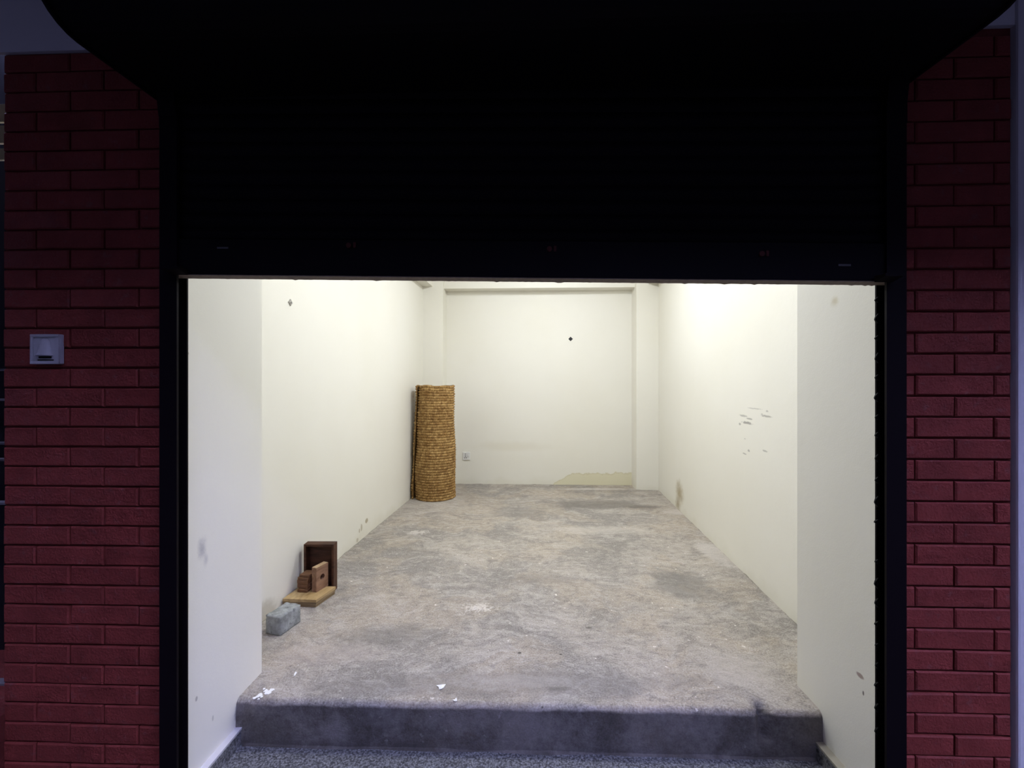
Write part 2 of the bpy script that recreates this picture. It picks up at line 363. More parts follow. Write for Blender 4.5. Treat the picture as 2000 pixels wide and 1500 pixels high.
# ------------------------------------------------------------------ shop shell
def struct(o): o['kind'] = 'structure'; return o
Z0 = -0.30
struct(prism('wall_left', M_left, [(xl(1.60), 1.60), (xl(5.25), 5.25), (xl(5.25) - 0.15, 5.25), (xl(1.60) - 0.15, 1.60)], Z0, CEIL))
struct(prism('wall_right', M_right, [(xr(1.50), 1.50), (xr(5.25), 5.25), (xr(5.25) + 0.15, 5.25), (xr(1.50) + 0.15, 1.50)], Z0, CEIL))
struct(prism('wall_back', M_back, [(-1.4, yb(-1.4)), (1.9, yb(1.9)), (1.9, yb(1.9) + 0.15), (-1.4, yb(-1.4) + 0.15)], Z0, CEIL))
def fpt(u, w): p = facade(u, w); return (p.x, p.y)
# short reveal walls either side of the entrance
struct(prism('wall_reveal_left', M_revl, [fpt(-1.022, 0.03), L_REV[1], (-1.36, 1.736), fpt(-1.36, 0.03)], Z0, CEIL))
struct(prism('wall_reveal_right', M_revr, [fpt(1.087, 0.03), R_REV[1], (1.50, 1.66), fpt(1.50, 0.03)], Z0, CEIL))
struct(prism('wall_lintel', M_cream, [fpt(-1.03, 0.03), fpt(1.095, 0.03), (1.1, 1.62), (-1.0, 1.70)], 2.05, CEIL))
# pilasters in the back corners, beams over them
PRx, PRy = floor_pt(1243, 957)
PLy = 4.79; PLx = (865 - CX) / F * PLy
struct(prism('wall_pilaster_right', M_cream, [(PRx, PRy), (xr(PRy) + 0.05, PRy - 0.012), (xr(5) + 0.05, 5.1), (PRx + 0.012, 5.1)], Z0, CEIL))
struct(prism('wall_pilaster_left', M_cream, [(PLx, PLy), (xl(PLy) - 0.05, PLy + 0.01), (xl(5) - 0.05, 5.15), (PLx + 0.012, 5.15)], Z0, CEIL))
ZB = 2.215
struct(prism('trim_beam_back', M_cream, [(PLx - 0.05, yb(PLx) - 0.155), (PRx + 0.05, yb(PRx) - 0.155), (PRx + 0.05, yb(PRx) + 0.05), (PLx - 0.05, yb(PLx) + 0.05)], ZB, CEIL))
struct(prism('trim_beam_left', M_cream, [(xl(1.7) + 0.113, 1.72), (xl(PLy) + 0.113, PLy + 0.05), (xl(PLy) - 0.03, PLy + 0.05), (xl(1.7) - 0.03, 1.72)], 2.225, CEIL))
struct(prism('trim_beam_right', M_cream, [(xr(1.65) - 0.10, 1.65), (xr(PRy) - 0.10, PRy + 0.05), (xr(PRy) + 0.03, PRy + 0.05), (xr(1.65) + 0.03, 1.65)], 2.235, CEIL))
struct(prism('ceiling', M_white, [(-1.5, 1.2), (2.0, 1.2), (2.0, 5.4), (-1.5, 5.4)], CEIL, CEIL + 0.12))

# floor slab with worn rounded nosing
def floor_mesh():
    EL, ER = floor_pt(466, 1366), floor_pt(1606, 1391)
    nx = 150; verts = []; faces = []
    prof = [(0.10, 0.0), (0.045, -0.0005)]
    for a in range(0, 7): prof.append((0.022 - 0.022 * math.sin(a * math.pi / 12), -0.022 + 0.022 * math.cos(a * math.pi / 12)))
    for k in range(1, 8): prof.append((-0.001 * k, -0.022 - 0.145 * k / 7))
    chip = floor_pt(1496, 1391)[0]; chips = [(chip, 0.034, 0.034), (floor_pt(1090, 1378)[0], 0.03, 0.006), (floor_pt(1165, 1380)[0], 0.015, 0.007), (EL[0] + .02, 0.03, 0.008)]
    for i in range(nx + 1):
        f = -0.03 + 1.06 * i / nx
        x = EL[0] + (ER[0] - EL[0]) * f; y = EL[1] + (ER[1] - EL[1]) * f
        for j, (w, z) in enumerate(prof):
            n = mnoise.noise(Vector((x * 6, z * 9, 1.7))) * 0.004 + mnoise.noise(Vector((x * 25, z * 30, 4.2))) * 0.0022
            k = 1.0 if j >= 2 else (0.4 if j == 1 else 0.0)
            dz = 0.0; dy = n * k
            if 2 <= j <= 11:
                for (cx_, r_, dep) in chips:
                    q = abs(x - cx_) / r_
                    if q < 1: g = (1 - q) * dep * (1 + 0.6 * mnoise.noise(Vector((x * 120, j * 3.1, 0)))); dz -= g * 0.8; dy += g
                dz += 0.0015 * mnoise.noise(Vector((x * 9, 3.3, j * .2)))
            verts.append((x, y + w + dy, z + dz))
    m = len(prof)
    for i in range(nx):
        for j in range(m - 1):
            a = i * m + j; faces.append((a, a + 1, a + 1 + m, a + m))
    base = len(verts)
    # main field behind the nosing strip
    row = [i * m for i in range(nx + 1)]
    verts += [(1.75, 5.2, 0), (-1.4, 5.2, 0), (-1.4, verts[0][1], 0), (1.75, verts[nx * m][1], 0)]
    faces.append(tuple(row + [base + 3, base, base + 1, base + 2]))
    return mesh('floor', verts, faces, False)
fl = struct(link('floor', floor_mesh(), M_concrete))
for p in fl.data.polygons: p.use_smooth = len(p.vertices) == 4

# granite entrance floor and low ledges at its sides
th = struct(prism('floor_threshold', M_granite, [fpt(-1.03, -0.10), fpt(1.10, -0.10), (1.09, 1.60), (-1.0, 1.66)], -0.26, -0.16))
lg = struct(prism('trim_ledge_left', M_granite, [fpt(-1.025, 0.02), fpt(-0.998, 0.02), (-0.985, 1.60), (-1.012, 1.60)], -0.165, -0.108))
prism('ledge_cap', M_outplaster, [fpt(-1.025, 0.018), fpt(-0.996, 0.018), (-0.983, 1.60), (-1.012, 1.60)], -0.108, -0.100, parent=lg)
lg = struct(prism('trim_ledge_right', M_granite, [fpt(1.062, 0.02), fpt(1.09, 0.02), (1.09, 1.56), (1.062, 1.56)], -0.165, -0.108))
prism('ledge_cap', M_cream, [fpt(1.060, 0.018), fpt(1.09, 0.018), (1.09, 1.56), (1.060, 1.56)], -0.108, -0.100, parent=lg)
# cement fillet where riser meets the granite floor
m = MB(); E0, E1 = floor_pt(476, 1366), floor_pt(1600, 1391)
pv = []
for i in range(61):
    f = i / 60; x = E0[0] + (E1[0] - E0[0]) * f; y = E0[1] + (E1[1] - E0[1]) * f - 0.006
    k = 0.006 + 0.005 * mnoise.noise(Vector((x * 5, 0, 0))) + 0.002 * mnoise.noise(Vector((x * 30, 2, 0)))
    pv += [(x, y + 0.01, -0.16 + k * 1.6), (x, y - k * .5, -0.16 + k * .5), (x, y - k * 1.5, -0.1605)]
m.add(pv, [(i * 3 + j, i * 3 + j + 1, i * 3 + j + 4, i * 3 + j + 3) for i in range(60) for j in range(2)])
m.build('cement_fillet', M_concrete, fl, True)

# ------------------------------------------------------------------ facade: brick-tiled walls
UL0 = uof(12); UR1 = uof(1973)
wl = box('wall_front_left', M_joint, UL0, -1.015, 0.0, 0.06, Z0, 2.62)
wr = box('wall_front_right', M_joint, 1.08, UR1, 0.0, 0.06, Z0, 2.62)
for w_ in (wl, wr): w_.location = FO; w_.rotation_euler = (0, 0, FRZ); struct(w_)
ZBT = zof(100, 108)                                         # top of the bricks
BRICK_MESH = {}
def brick_mesh(L, H):
    key = (round(L, 3), round(H, 3))
    if key in BRICK_MESH: return BRICK_MESH[key]
    c, dp = 0.0035, 0.010
    x, z = L / 2, H / 2
    v = [(-x, 0.0, -z), (x, 0.0, -z), (x, 0.0, z), (-x, 0.0, z),
         (-x, -dp + c, -z), (x, -dp + c, -z), (x, -dp + c, z), (-x, -dp + c, z),
         (-x + c, -dp, -z + c), (x - c, -dp, -z + c), (x - c, -dp, z - c), (-x + c, -dp, z - c)]
    f = [(8, 9, 10, 11)]
    for i in range(4):
        j = (i + 1) % 4; f += [(i, j, j + 4, i + 4), (i + 4, j + 4, j + 8, i + 8)]
    me = mesh('brick', v, f); me.materials.append(M_brick); BRICK_MESH[key] = me
    return me
def bricks(parent, u0, u1, zref, joints, pitch_u, zmin, zmax, pitch=0.0585, gap=0.0042):
    k0 = math.floor((zmin - zref) / pitch); k = k0
    while zref + k * pitch < zmax - 0.01:
        zb = zref + k * pitch; zt = min(zb + pitch, zmax)
        ph = joints[k % 2]
        a = u0; nj = ph + math.ceil((u0 - ph) / pitch_u + 1e-6) * pitch_u
        while a < u1 - 0.004:
            b = min(nj, u1)
            if b - a > 0.012:
                L = round((b - a - gap) / 0.004) * 0.004
                o = link('brick', brick_mesh(max(L, 0.008), zt - zb - gap), None, parent)
                o.location = ((a + b) / 2 + rnd.uniform(-.0006, .0006), rnd.uniform(0, 0.0022), (zb + zt) / 2 + rnd.uniform(-.0007, .0007))
                o.rotation_euler = (rnd.uniform(-.012, .012), rnd.uniform(-.004, .004), rnd.uniform(-.006, .006))
            a = b; nj += pitch_u
        k += 1
zl = zof(40, 1063); zr = zof(1800, 1061)
bricks(wl, UL0, uof(330), zl, (uof(141), uof(75)), uof(208) - uof(75), -0.12, ZBT)
bricks(wr, uof(1752), UR1 - 0.004, zr, (uof(1860), uof(1783)), (uof(1860) - uof(1783)) * 2, -0.12, ZBT - 0.01)
# rendered wall above the bricks, and the rendered pier right of them
o = struct(box('wall_front_upper', M_outplaster, uof(-60), 1.60, -0.012, 0.0, ZBT + 0.004, 2.95)); o.location = FO; o.rotation_euler = (0, 0, FRZ)
o = struct(box('wall_pier_right', M_outplaster, UR1, UR1 + 5.1, -0.020, 0.30, Z0, 2.95, b=0.006)); o.location = FO; o.rotation_euler = (0, 0, FRZ)
o = struct(box('wall_front_top', M_outplaster, -6.5, 6.5, 0.0, 0.06, 2.62, 4.2)); o.location = FO; o.rotation_euler = (0, 0, FRZ)
o = struct(box('wall_pier_left', M_street, -6.5, UL0 - 0.62, 0.0, 0.30, Z0, 2.62)); o.location = FO; o.rotation_euler = (0, 0, FRZ)
o = struct(box('wall_recess_left', M_dark, UL0 - 0.7, UL0 + 0.02, 0.30, 0.36, Z0, 2.62)); o.location = FO; o.rotation_euler = (0, 0, FRZ)
o = struct(box('wall_sill_left', M_joint, UL0 - 0.62, UL0 + 0.0, -0.055, 0.30, Z0, zof(20, 1392), b=0.01)); o.location = FO; o.rotation_euler = (0, 0, FRZ)

# unseen street side: dark pavement, canopy and lane walls shaped to limit sky light
struct(prism('floor_pavement', M_pave, [(-6, -3), (6, -3), (6, 1.45), (-6, 1.45)], -0.36, -0.30))
o = struct(box('ceiling_unseen_canopy', M_street, -6.5, 6.5, -1.47, 0.0, 2.62, 2.74)); o.location = FO; o.rotation_euler = (0, 0, FRZ)  # out of view, depth set to darken the upper bricks
struct(box('wall_unseen_opposite_left', M_street, -6.0, 0.2, -2.6, -2.4, -0.36, 7.5))  # out of view, made tall to block sky light from the left
struct(box('wall_unseen_opposite_right', M_street, 0.2, 6.0, -2.6, -2.4, -0.36, 4.2))  # out of view, kept lower so sky light enters from the right
struct(box('wall_sky_block_left', M_street, -6.1, -6.0, -2.6, 1.4, -0.36, 7.5))  # added out of view to shut off sky light along the lane
struct(box('wall_sky_block_right', M_street, 6.0, 6.1, -2.6, 1.4, -0.36, 5.5))  # added out of view to keep sky light off the upper bricks

# ------------------------------------------------------------------ roller shutter
sh = empty('roller_shutter', FO, FRZ)
tag(sh, 'black metal roller shutter with hood and side rails, pulled halfway down over entrance', 'shutter')
GL0, GL1, GLi = uof(312, -0.06), uof(346, -0.06), uof(363, -0.012)
GR1, GR0, GRi = uof(1770, -0.06), uof(1731, -0.06), uof(1714, -0.012)
def rail(outer, front, inner, s):
    m = MB()
    t_ = 0.004
    def b(u0, u1, w0, w1): m.box(min(u0, u1), max(u0, u1), w0, w1, -0.30, 1.99)
    b(outer, front, -0.0615, -0.058)                 # front flange
    b(outer, outer + s * t_, -0.0578, -0.008)       # web
    b(outer, inner, -0.0078, -0.003)                # back flange
    b(front - s * 0.003, front, -0.0578, -0.0545)    # folded lip
    r = m.build('guide_rail', M_rail, sh)
    mm = MB(); mm.extrude_u([(-0.085, 2.05), (-0.064, 1.90), (-0.058, 1.90), (-0.058, 2.05)], min(outer, front), max(outer, front))
    mm.build('rail_mouth', M_rail, r)
    return r
railL = rail(GL0, GL1, GLi, 1); railR = rail(GR1, GR0, GRi, -1)
# mortar lumps squeezed out along the right rail, one per brick course
k = 0
for py in (585, 622, 660, 699, 737, 776, 815, 850, 895, 938, 980, 1020, 1098, 1140, 1178, 1220, 1262, 1301, 1340, 1384, 1430):
    z = zof(1712, py, -0.012); m = MB(); h = rnd.uniform(0.004, 0.010); w = rnd.uniform(0.003, 0.0065)
    m.add([(GRi + .002, -.012, z - h * 1.6), (GRi + .002, -.004, z - h * 1.6), (GRi - w, -.010, z - h * .3), (GRi - w, -.006, z - h * .3), (GRi - w * .7, -.010, z + h * .4),
           (GRi - w * .7, -.006, z + h * .4), (GRi + .002, -.012, z + h * 1.6), (GRi + .002, -.004, z + h * 1.6)],
          [(0, 1, 3, 2), (2, 3, 5, 4), (4, 5, 7, 6), (0, 2, 4, 6), (1, 7, 5, 3), (0, 6, 7, 1)])
    m.build('mortar_lump', M_hole, railR)
# curtain: hangs slightly crooked
CU0, CU1 = GL0 + 0.008, GR1 - 0.008; CW = -0.034
ZL, ZR = zof(350, 535.5, -0.055), zof(1725, 548.5, -0.055)
tilt = math.atan((ZL - ZR) / (uof(1725, -0.055) - uof(350, -0.055))); umid = (CU0 + CU1) / 2; zmid = (ZL + ZR) / 2
half = (CU1 - CU0) / 2
PITCH = 0.0405
sm = MB()
prof = []
for a in range(9):
    t_ = a / 8; prof.append((-0.008 * math.sin(math.pi * t_) ** 0.8 - 0.004, t_ * PITCH))
prof += [(0.002, PITCH), (0.002, 0.0)]
sm.extrude_u(prof, -half + 0.004, half - 0.004)
slat_me = mesh('slat', sm.v, sm.f); slat_me.materials.append(M_shutter)
for i in range(15):
    o = link('slat', slat_me, None, sh); o.location = (umid, CW, zmid + 0.098 + i * PITCH); o.rotation_euler = (0, tilt, 0)
m = MB(); m.box(-half + 0.004, half - 0.004, -0.055, -0.046, 0.0, 0.10, b=0.002)
m.box(-half + 0.004, half - 0.004, -0.0458, -0.016, 0.0005, 0.006); m.box(-half + 0.004, half - 0.004, -0.0458, -0.036, 0.094, 0.100)
bb = m.build('bottom_bar', M_shutter, sh); bb.location = (umid, 0, zmid); bb.rotation_euler = (0, tilt, 0)
# rough rubber strip under the bar
m = MB(); n = 220; pv = []
for i in range(n + 1):
    u = GLi - umid - 0.02 + (GRi - GLi + 0.04) * i / n
    r_ = 0.0012 * mnoise.noise(Vector((u * 60, 0, 0))) + (0.0022 if rnd.random() < 0.05 else 0)
    pv += [(u, -0.054, 0.0), (u, -0.054, -0.002), (u, -0.013, -0.0022 - abs(r_)), (u, -0.013, 0.0)]
m.add(pv, [(i * 4 + j, i * 4 + (j + 1) % 4, i * 4 + 4 + (j + 1) % 4, i * 4 + 4 + j) for i in range(n) for j in range(4)] + [(0, 1, 2, 3), (n * 4, n * 4 + 3, n * 4 + 2, n * 4 + 1)])
m.build('rubber_seal', M_seal, bb)
for (px, py, mt) in ((681, 486, M_rust), (1072, 486, M_rust), (1486, 488, M_rust), (437, 495, M_chip), (1652, 507, M_chip)):
    u = uof(px, -0.055); z = zof(px, py, -0.055) - zmid
    m = MB()
    if mt is M_rust:
        m.cyl((u - umid, -0.0605, z), 'y', 0.0075, 0.0054, 8); m.box(u - umid + .012, u - umid + .019, -0.0575, -0.0552, z - .006, z + .009)
        m.build('bolt', mt, bb)
    else:
        m.box(u - umid - .020, u - umid + .012, -0.0562, -0.0552, z - .002, z + .003); m.build('scratch', mt, bb)
# end lugs of the bottom bar, in front of the rails
for (px0, px1, py, s) in ((320, 348, 531, 1), (1732, 1764, 545, -1)):
    u0, u1 = uof(px0 - 4, -0.095), uof(px1, -0.095); z = zof((px0 + px1) / 2, py, -0.08)
    m = MB(); m.extrude_u([(-0.098, z + 0.004), (-0.0617, z - 0.004), (-0.0617, z + 0.012), (-0.098, z + 0.012)], u0, u1); m.build('end_lug', M_rail, sh)
# hood: a folded box with rounded lower front edge and end plates
ZHL = 1.955
hp = [(0.0, ZHL + 0.01), (-0.26, ZHL)]
for a in range(1, 8):
    t_ = a / 7 * math.pi / 2; hp.append((-0.26 - 0.10 * math.sin(t_), ZHL + 0.10 - 0.10 * math.cos(t_)))
hp += [(-0.36, ZHL + 0.46), (0.0, ZHL + 0.50)]
HU0, HU1 = GL0 - 0.012, GR1 + 0.012
m = MB(); m.extrude_u(hp, HU0, HU1); hood = m.build('hood', M_shutter, sh)
def grow(p, g): return [(w - (g if w < -0.01 else 0), z + (-g if z < ZHL + 0.2 else g)) for (w, z) in p]
for (a, b_) in ((HU0 - 0.007, HU0 - 0.0005), (HU1 + 0.0005, HU1 + 0.007)):
    m = MB(); m.extrude_u(grow(hp, 0.008), a, b_); m.build('end_plate', M_shutter, hood)
for (px, s) in ((300, -1), (1785, 1)):
    u = GL0 if s < 0 else GR1
    m = MB(); m.box(min(u, u + s * 0.03), max(u, u + s * 0.03), -0.03, -0.013, 1.86 if s > 0 else 1.89, 2.02, b=0.003); m.build('wall_bracket', M_rail, hood)

# ------------------------------------------------------------------ doorbell on the left bricks
bu, bz = uof(90, -0.02), zof(90, 682, -0.02)
db = empty('doorbell', facade(bu, -0.0085, bz), FRZ)
tag(db, 'small square white doorbell plate with raised bell on left brick wall', 'doorbell')
S = 0.0435
m = MB(); m.box(-S, S, -0.012, 0.0, -S, S, b=0.003); pl = m.build('plate', M_bell, db)
m = MB()
for (a, b_, c_, d_) in ((-S, S, S - .008, S), (-S, S, -S, -S + .008), (-S, -S + .006, -S + .008, S - .008), (S - .011, S, -S + .008, S - .008)):
    m.box(a, b_, -0.017, -0.0118, c_, d_, b=0.0012)
m.build('frame', M_bell, db)
def bell_relief():
    prof = [(0.031, 0.0045), (0.028, 0.008), (0.022, 0.0125), (0.012, 0.0155), (0.000, 0.0170), (-0.010, 0.0185), (-0.016, 0.0215), (-0.0195, 0.0245)]
    v = []; f = []; n = 17
    for (z, r) in prof:
        for i in range(n):
            t_ = math.pi * i / (n - 1); v.append((-0.001 + r * math.cos(t_), -0.0121 - 0.75 * r * math.sin(t_), z))
    for j in range(len(prof) - 1):
        for i in range(n - 1): a = j * n + i; f.append((a, a + 1, a + n + 1, a + n))
    f.append(tuple(range(n))); f.append(tuple(range((len(prof) - 1) * n, len(prof) * n)))
    return v, f
m = MB(); m.add(*bell_relief()); m.build('bell', M_bell, db, True)
m = MB(); m.box(-0.020, 0.018, -0.0145, -0.0121, -0.0265, -0.0215, b=0.001); m.build('clapper', M_hole, db)
m = MB(); m.box(-0.024, 0.024, -0.0135, -0.0121, -0.0335, -0.0305); m.build('slot', M_hole, db)

# ------------------------------------------------------------------ neighbour's gate at the left edge
ga = empty('barred_gate', facade(UL0 - 0.30, 0.05, 0.0), FRZ)
tag(ga, 'dark gate with thin horizontal bars and pale yellow slats, left of brick wall', 'gate')
def gz(py): return zof(6, py, 0.06)
for (a_, b_) in ((0.275, 0.297), (-0.30, -0.278)):
    m = MB(); m.box(a_, b_, 0.0, 0.035, gz(1385), 2.30); m.build('post', M_dark, ga)
for py in (722, 781, 866, 898, 983, 1335):
    m = MB(); z = gz(py); m.box(-0.278, 0.275, 0.004, 0.030, z - .003, z + .003); m.build('bar', M_gatebar, ga)
for (p0, p1) in ((212, 246), (253, 287), (297, 319)):
    m = MB(); m.box(-0.27, 0.299, -0.012, -0.001, gz(p1), gz(p0), b=0.002); m.build('slat', M_yellow, ga)

# ------------------------------------------------------------------ ceiling lamp
for (lx, ly, power, txt) in ((0.30, 3.50, LAMP_STRENGTH[0], 'round white LED lamp on the ceiling towards the back wall'),
                             (0.10, 2.25, LAMP_STRENGTH[1], 'round white LED lamp on the ceiling just inside the entrance')):
    la = empty('ceiling_lamp', (lx, ly, CEIL)); tag(la, txt, 'lamp', 'ceiling lamps')
    m = MB(); m.cyl((0, 0, -0.022), 'z', 0.15, 0.0218, 40); m.build('lamp_base', M_plastic, la)
    lt = NT('lit_diffuser')
    lt.b.inputs['Emission Color'].default_value = (0.915, 0.965, 1.05, 1); lt.b.inputs['Emission Strength'].default_value = power
    M_lamp = lt.done((0.9, 0.9, 0.9), 0.5)
    v = []; f = []; n = 32
    for j in range(6):
        t_ = j / 6 * math.pi / 2; r = 0.14 * math.cos(t_); z = -0.024 - 0.05 * math.sin(t_)
        for i in range(n): v.append((r * math.cos(2 * math.pi * i / n), r * math.sin(2 * math.pi * i / n), z))
    v.append((0, 0, -0.074))
    for j in range(5):
        for i in range(n): f.append((j * n + i, j * n + (i + 1) % n, (j + 1) * n + (i + 1) % n, (j + 1) * n + i))
    for i in range(n): f.append((5 * n + i, 5 * n + (i + 1) % n, 6 * n))
    m = MB(); m.add(v, f); m.build('diffuser', M_lamp, la, True)
# bare bulb on an angled holder on the right beam
bd = 3.10; bxw = xr(bd) - 0.10
wb = empty('wall_bulb', (bxw, bd, 2.40))
tag(wb, 'bare LED bulb on an angled holder high on the right wall', 'lamp')
m = MB(); m.cyl((-0.022, 0, 0), 'x', 0.045, 0.0218, 24); m.build('holder_base', M_plastic, wb)
m = MB(); m.cyl((-0.075, 0, 0), 'x', 0.019, 0.0525, 20, 0.024); m.build('bulb_socket', M_plastic, wb)
bt = NT('lit_bulb')
bt.b.inputs['Emission Color'].default_value = (0.915, 0.965, 1.05, 1); bt.b.inputs['Emission Strength'].default_value = BULB_STRENGTH
M_bulb = bt.done((0.9, 0.9, 0.9), 0.4)
v = []; f = []; n = 20; bp = [(-0.076, 0.014), (-0.09, 0.024), (-0.105, 0.031), (-0.122, 0.033), (-0.138, 0.029), (-0.150, 0.020), (-0.156, 0.008)]
for (x, r) in bp:
    for i in range(n): v.append((x, r * math.cos(2 * math.pi * i / n), r * math.sin(2 * math.pi * i / n)))
for j in range(len(bp) - 1):
    for i in range(n): f.append((j * n + i, j * n + (i + 1) % n, (j + 1) * n + (i + 1) % n, (j + 1) * n + i))
f.append(tuple(range(n))); f.append(tuple(range((len(bp) - 1) * n, len(bp) * n)))
m = MB(); m.add(v, f); m.build('bulb', M_bulb, wb, True)

# ------------------------------------------------------------------ rolled rush mat
mx, my = floor_pt(848.5, 980.5); my += 0.195; mx = (848.5 - CX) / F * my + 0.009
mat_root = empty('rolled_mat', (mx, my, 0.0))
tag(mat_root, 'tall roll of brown woven rush matting standing in the back left corner', 'mat')
HM = 1.135
def plan_curve():
    """loose end by the wall, then once round the outside and a little under"""
    pts = []
    R = 0.1875
    flap = [(-0.205, -0.085), (-0.205, -0.05), (-0.204, -0.01), (-0.201, 0.03), (-0.190, 0.065)]
    a0 = math.radians(147)
    flap.append((R * 1.02 * math.cos(a0) - 0.012, R * 1.02 * math.sin(a0) - 0.002))
    for i in range(len(flap) - 1):
        for k_ in range(6):
            t_ = k_ / 6; pts.append((flap[i][0] * (1 - t_) + flap[i + 1][0] * t_, flap[i][1] * (1 - t_) + flap[i + 1][1] * t_))
    N = 330
    for i in range(N + 1):
        a = math.radians(140) - 2 * math.pi * 1.06 * i / N
        r = R * (1 - 0.075 * max(0.0, (i / N - 0.85) / 0.15) ** 1.3)
        pts.append((r * math.cos(a), r * math.sin(a)))
    return pts
def mat_mesh():
    c = np.array(plan_curve()); n = len(c)
    tg = np.gradient(c, axis=0); tg /= np.linalg.norm(tg, axis=1)[:, None]
    nm = np.stack([-tg[:, 1], tg[:, 0]], 1)
    cen = c / np.linalg.norm(c, axis=1)[:, None]
    nm *= np.sign((nm * cen).sum(1))[:, None]
    s = np.concatenate([[0], np.cumsum(np.linalg.norm(np.diff(c, axis=0), axis=1))])
    nz = 44 * 6; z = np.linspace(0, HM, nz + 1); p = HM / 44; q = 0.0235
    S_, Z_ = np.meshgrid(s, z, indexing='ij')
    row = np.floor(Z_ / p + 1e-6)
    wob = 0.25 * np.sin(S_ * 9 + row * 1.7) + 0.2 * np.sin(S_ * 23 + row * 2.9)
    zz = np.clip(Z_ / p - row, 0, 1)
    A = np.abs(np.sin(np.pi * zz)) ** 0.6
    kn = np.abs(np.sin(np.pi * (S_ / q + 0.5 * (row % 2) + wob * 0.5 + 0.5 * (zz - 0.5)))) ** 0.7
    rs = np.random.RandomState(3); rr = rs.uniform(0.75, 1.25, (int(s[-1] / q) + 4, 46))
    jit = rr[np.clip((S_ / q).astype(int), 0, rr.shape[0] - 1), np.clip(row.astype(int), 0, 45)]
    disp = 0.0125 * A * (0.20 + 0.80 * kn) * jit
    taper = 1.035 - 0.115 * (Z_ / HM) + 0.02 * np.sin(Z_ * 5.0)
    lean = 0.012 * (Z_ / HM)
    sag = 0.004 * np.sin(Z_ * 11 + S_ * 4)
    X = c[:, 0][:, None] * taper + nm[:, 0][:, None] * (disp + sag) + lean
    Y = c[:, 1][:, None] * taper + nm[:, 1][:, None] * (disp + sag)
    # ragged loose edge
    rag = rs.uniform(-1, 1, nz + 1) * 0.006 + 0.010 * np.sin(np.linspace(0, 17, nz + 1)) + np.where(np.linspace(0, 1, nz + 1) > .92, 0.02, 0.0)
    fade = np.clip(1 - np.arange(n) / 14.0, 0, 1)
    Y -= fade[:, None] * rag[None, :]
    ztop = 0.004 * np.sin(s * 13) + 0.003 * np.sin(s * 31)
    Zt = Z_ + (Z_ / HM) ** 8 * ztop[:, None]
    Xi = c[:, 0][:, None] * taper - nm[:, 0][:, None] * 0.006 + lean; Yi = c[:, 1][:, None] * taper - nm[:, 1][:, None] * 0.006
    Yi -= fade[:, None] * rag[None, :]
    vo = np.stack([X, Y, Zt], -1).reshape(-1, 3); vi = np.stack([Xi, Yi, Zt], -1).reshape(-1, 3)
    V = np.concatenate([vo, vi]); M_ = nz + 1; off = n * M_
    i, j = np.meshgrid(np.arange(n - 1), np.arange(nz), indexing='ij'); a = (i * M_ + j).ravel()
    Fo = np.stack([a, a + 1, a + M_ + 1, a + M_], 1); Fi = np.stack([a + off, a + off + M_, a + off + M_ + 1, a + off + 1], 1)
    b0 = np.arange(n - 1) * M_; Fb = np.stack([b0, b0 + M_, b0 + M_ + off, b0 + off], 1); t0 = b0 + nz; Ft = np.stack([t0, t0 + off, t0 + M_ + off, t0 + M_], 1)
    e0 = np.arange(nz); Fe = np.stack([e0, e0 + off, e0 + 1 + off, e0 + 1], 1); e1 = e0 + (n - 1) * M_; Ff = np.stack([e1, e1 + 1, e1 + 1 + off, e1 + off], 1)
    FF = np.concatenate([Fo, Fi, Fb, Ft, Fe, Ff])
    me = bpy.data.meshes.new('outer_layer')
    me.vertices.add(len(V)); me.vertices.foreach_set('co', V.ravel())
    me.loops.add(FF.size); me.loops.foreach_set('vertex_index', FF.ravel().astype(np.int32))
    me.polygons.add(len(FF)); me.polygons.foreach_set('loop_start', np.arange(0, FF.size, 4, dtype=np.int32)); me.polygons.foreach_set('use_smooth', np.ones(len(FF), dtype=bool))
    me.update(calc_edges=True); me.validate()
    tone = rs.uniform(0, 1, rr.shape); tn = tone[np.clip((S_ / q + 0.5 * (row % 2)).astype(int), 0, rr.shape[0] - 1), np.clip(row.astype(int), 0, 45)]
    at_ = me.attributes.new('weave', 'FLOAT', 'POINT'); at_.data.foreach_set('value', np.concatenate([tn.ravel(), tn.ravel()]).astype(np.float32))
    return me
link('outer_layer', mat_mesh(), M_rush, mat_root)
# inner coils
m = MB(); n = 150; pv = []
for i in range(n + 1):
    a = math.radians(110) - 2 * math.pi * 3.2 * i / n; r = 0.166 - 0.060 * i / n
    ca, sa = math.cos(a), math.sin(a); ht = HM - 0.012 + 0.006 * math.sin(a * 2.3)
    for (rr, z) in ((r + .005, 0.003), (r + .0045, ht), (r - .005, ht), (r - .005, 0.003)):
        k_ = 1.03 - 0.11 * z / HM; pv.append((rr * ca * k_ + 0.012 * z / HM, rr * sa * k_, z))
m.add(pv, [(i * 4 + j, i * 4 + (j + 1) % 4, i * 4 + 4 + (j + 1) % 4, i * 4 + 4 + j) for i in range(n) for j in range(4)])
m.build('inner_coil', M_rushdark, mat_root, True)
# loose straws at the ragged corner
for i in range(9):
    z0 = HM - rnd.uniform(0.0, 0.16); y0 = -0.085 - rnd.uniform(0, .02); L = rnd.uniform(.015, .035)
    m = MB(); x0 = -0.200; m.add([(x0, y0, z0), (x0 + .0025, y0 + .002, z0), (x0 + rnd.uniform(-.006, .006), y0 - L * .5, z0 + L * rnd.uniform(-.3, 1)), (x0, y0 + .003, z0 + .003)], [(0, 1, 2), (1, 3, 2), (3, 0, 2), (0, 3, 1)])
    m.build('straw', M_rush, mat_root)

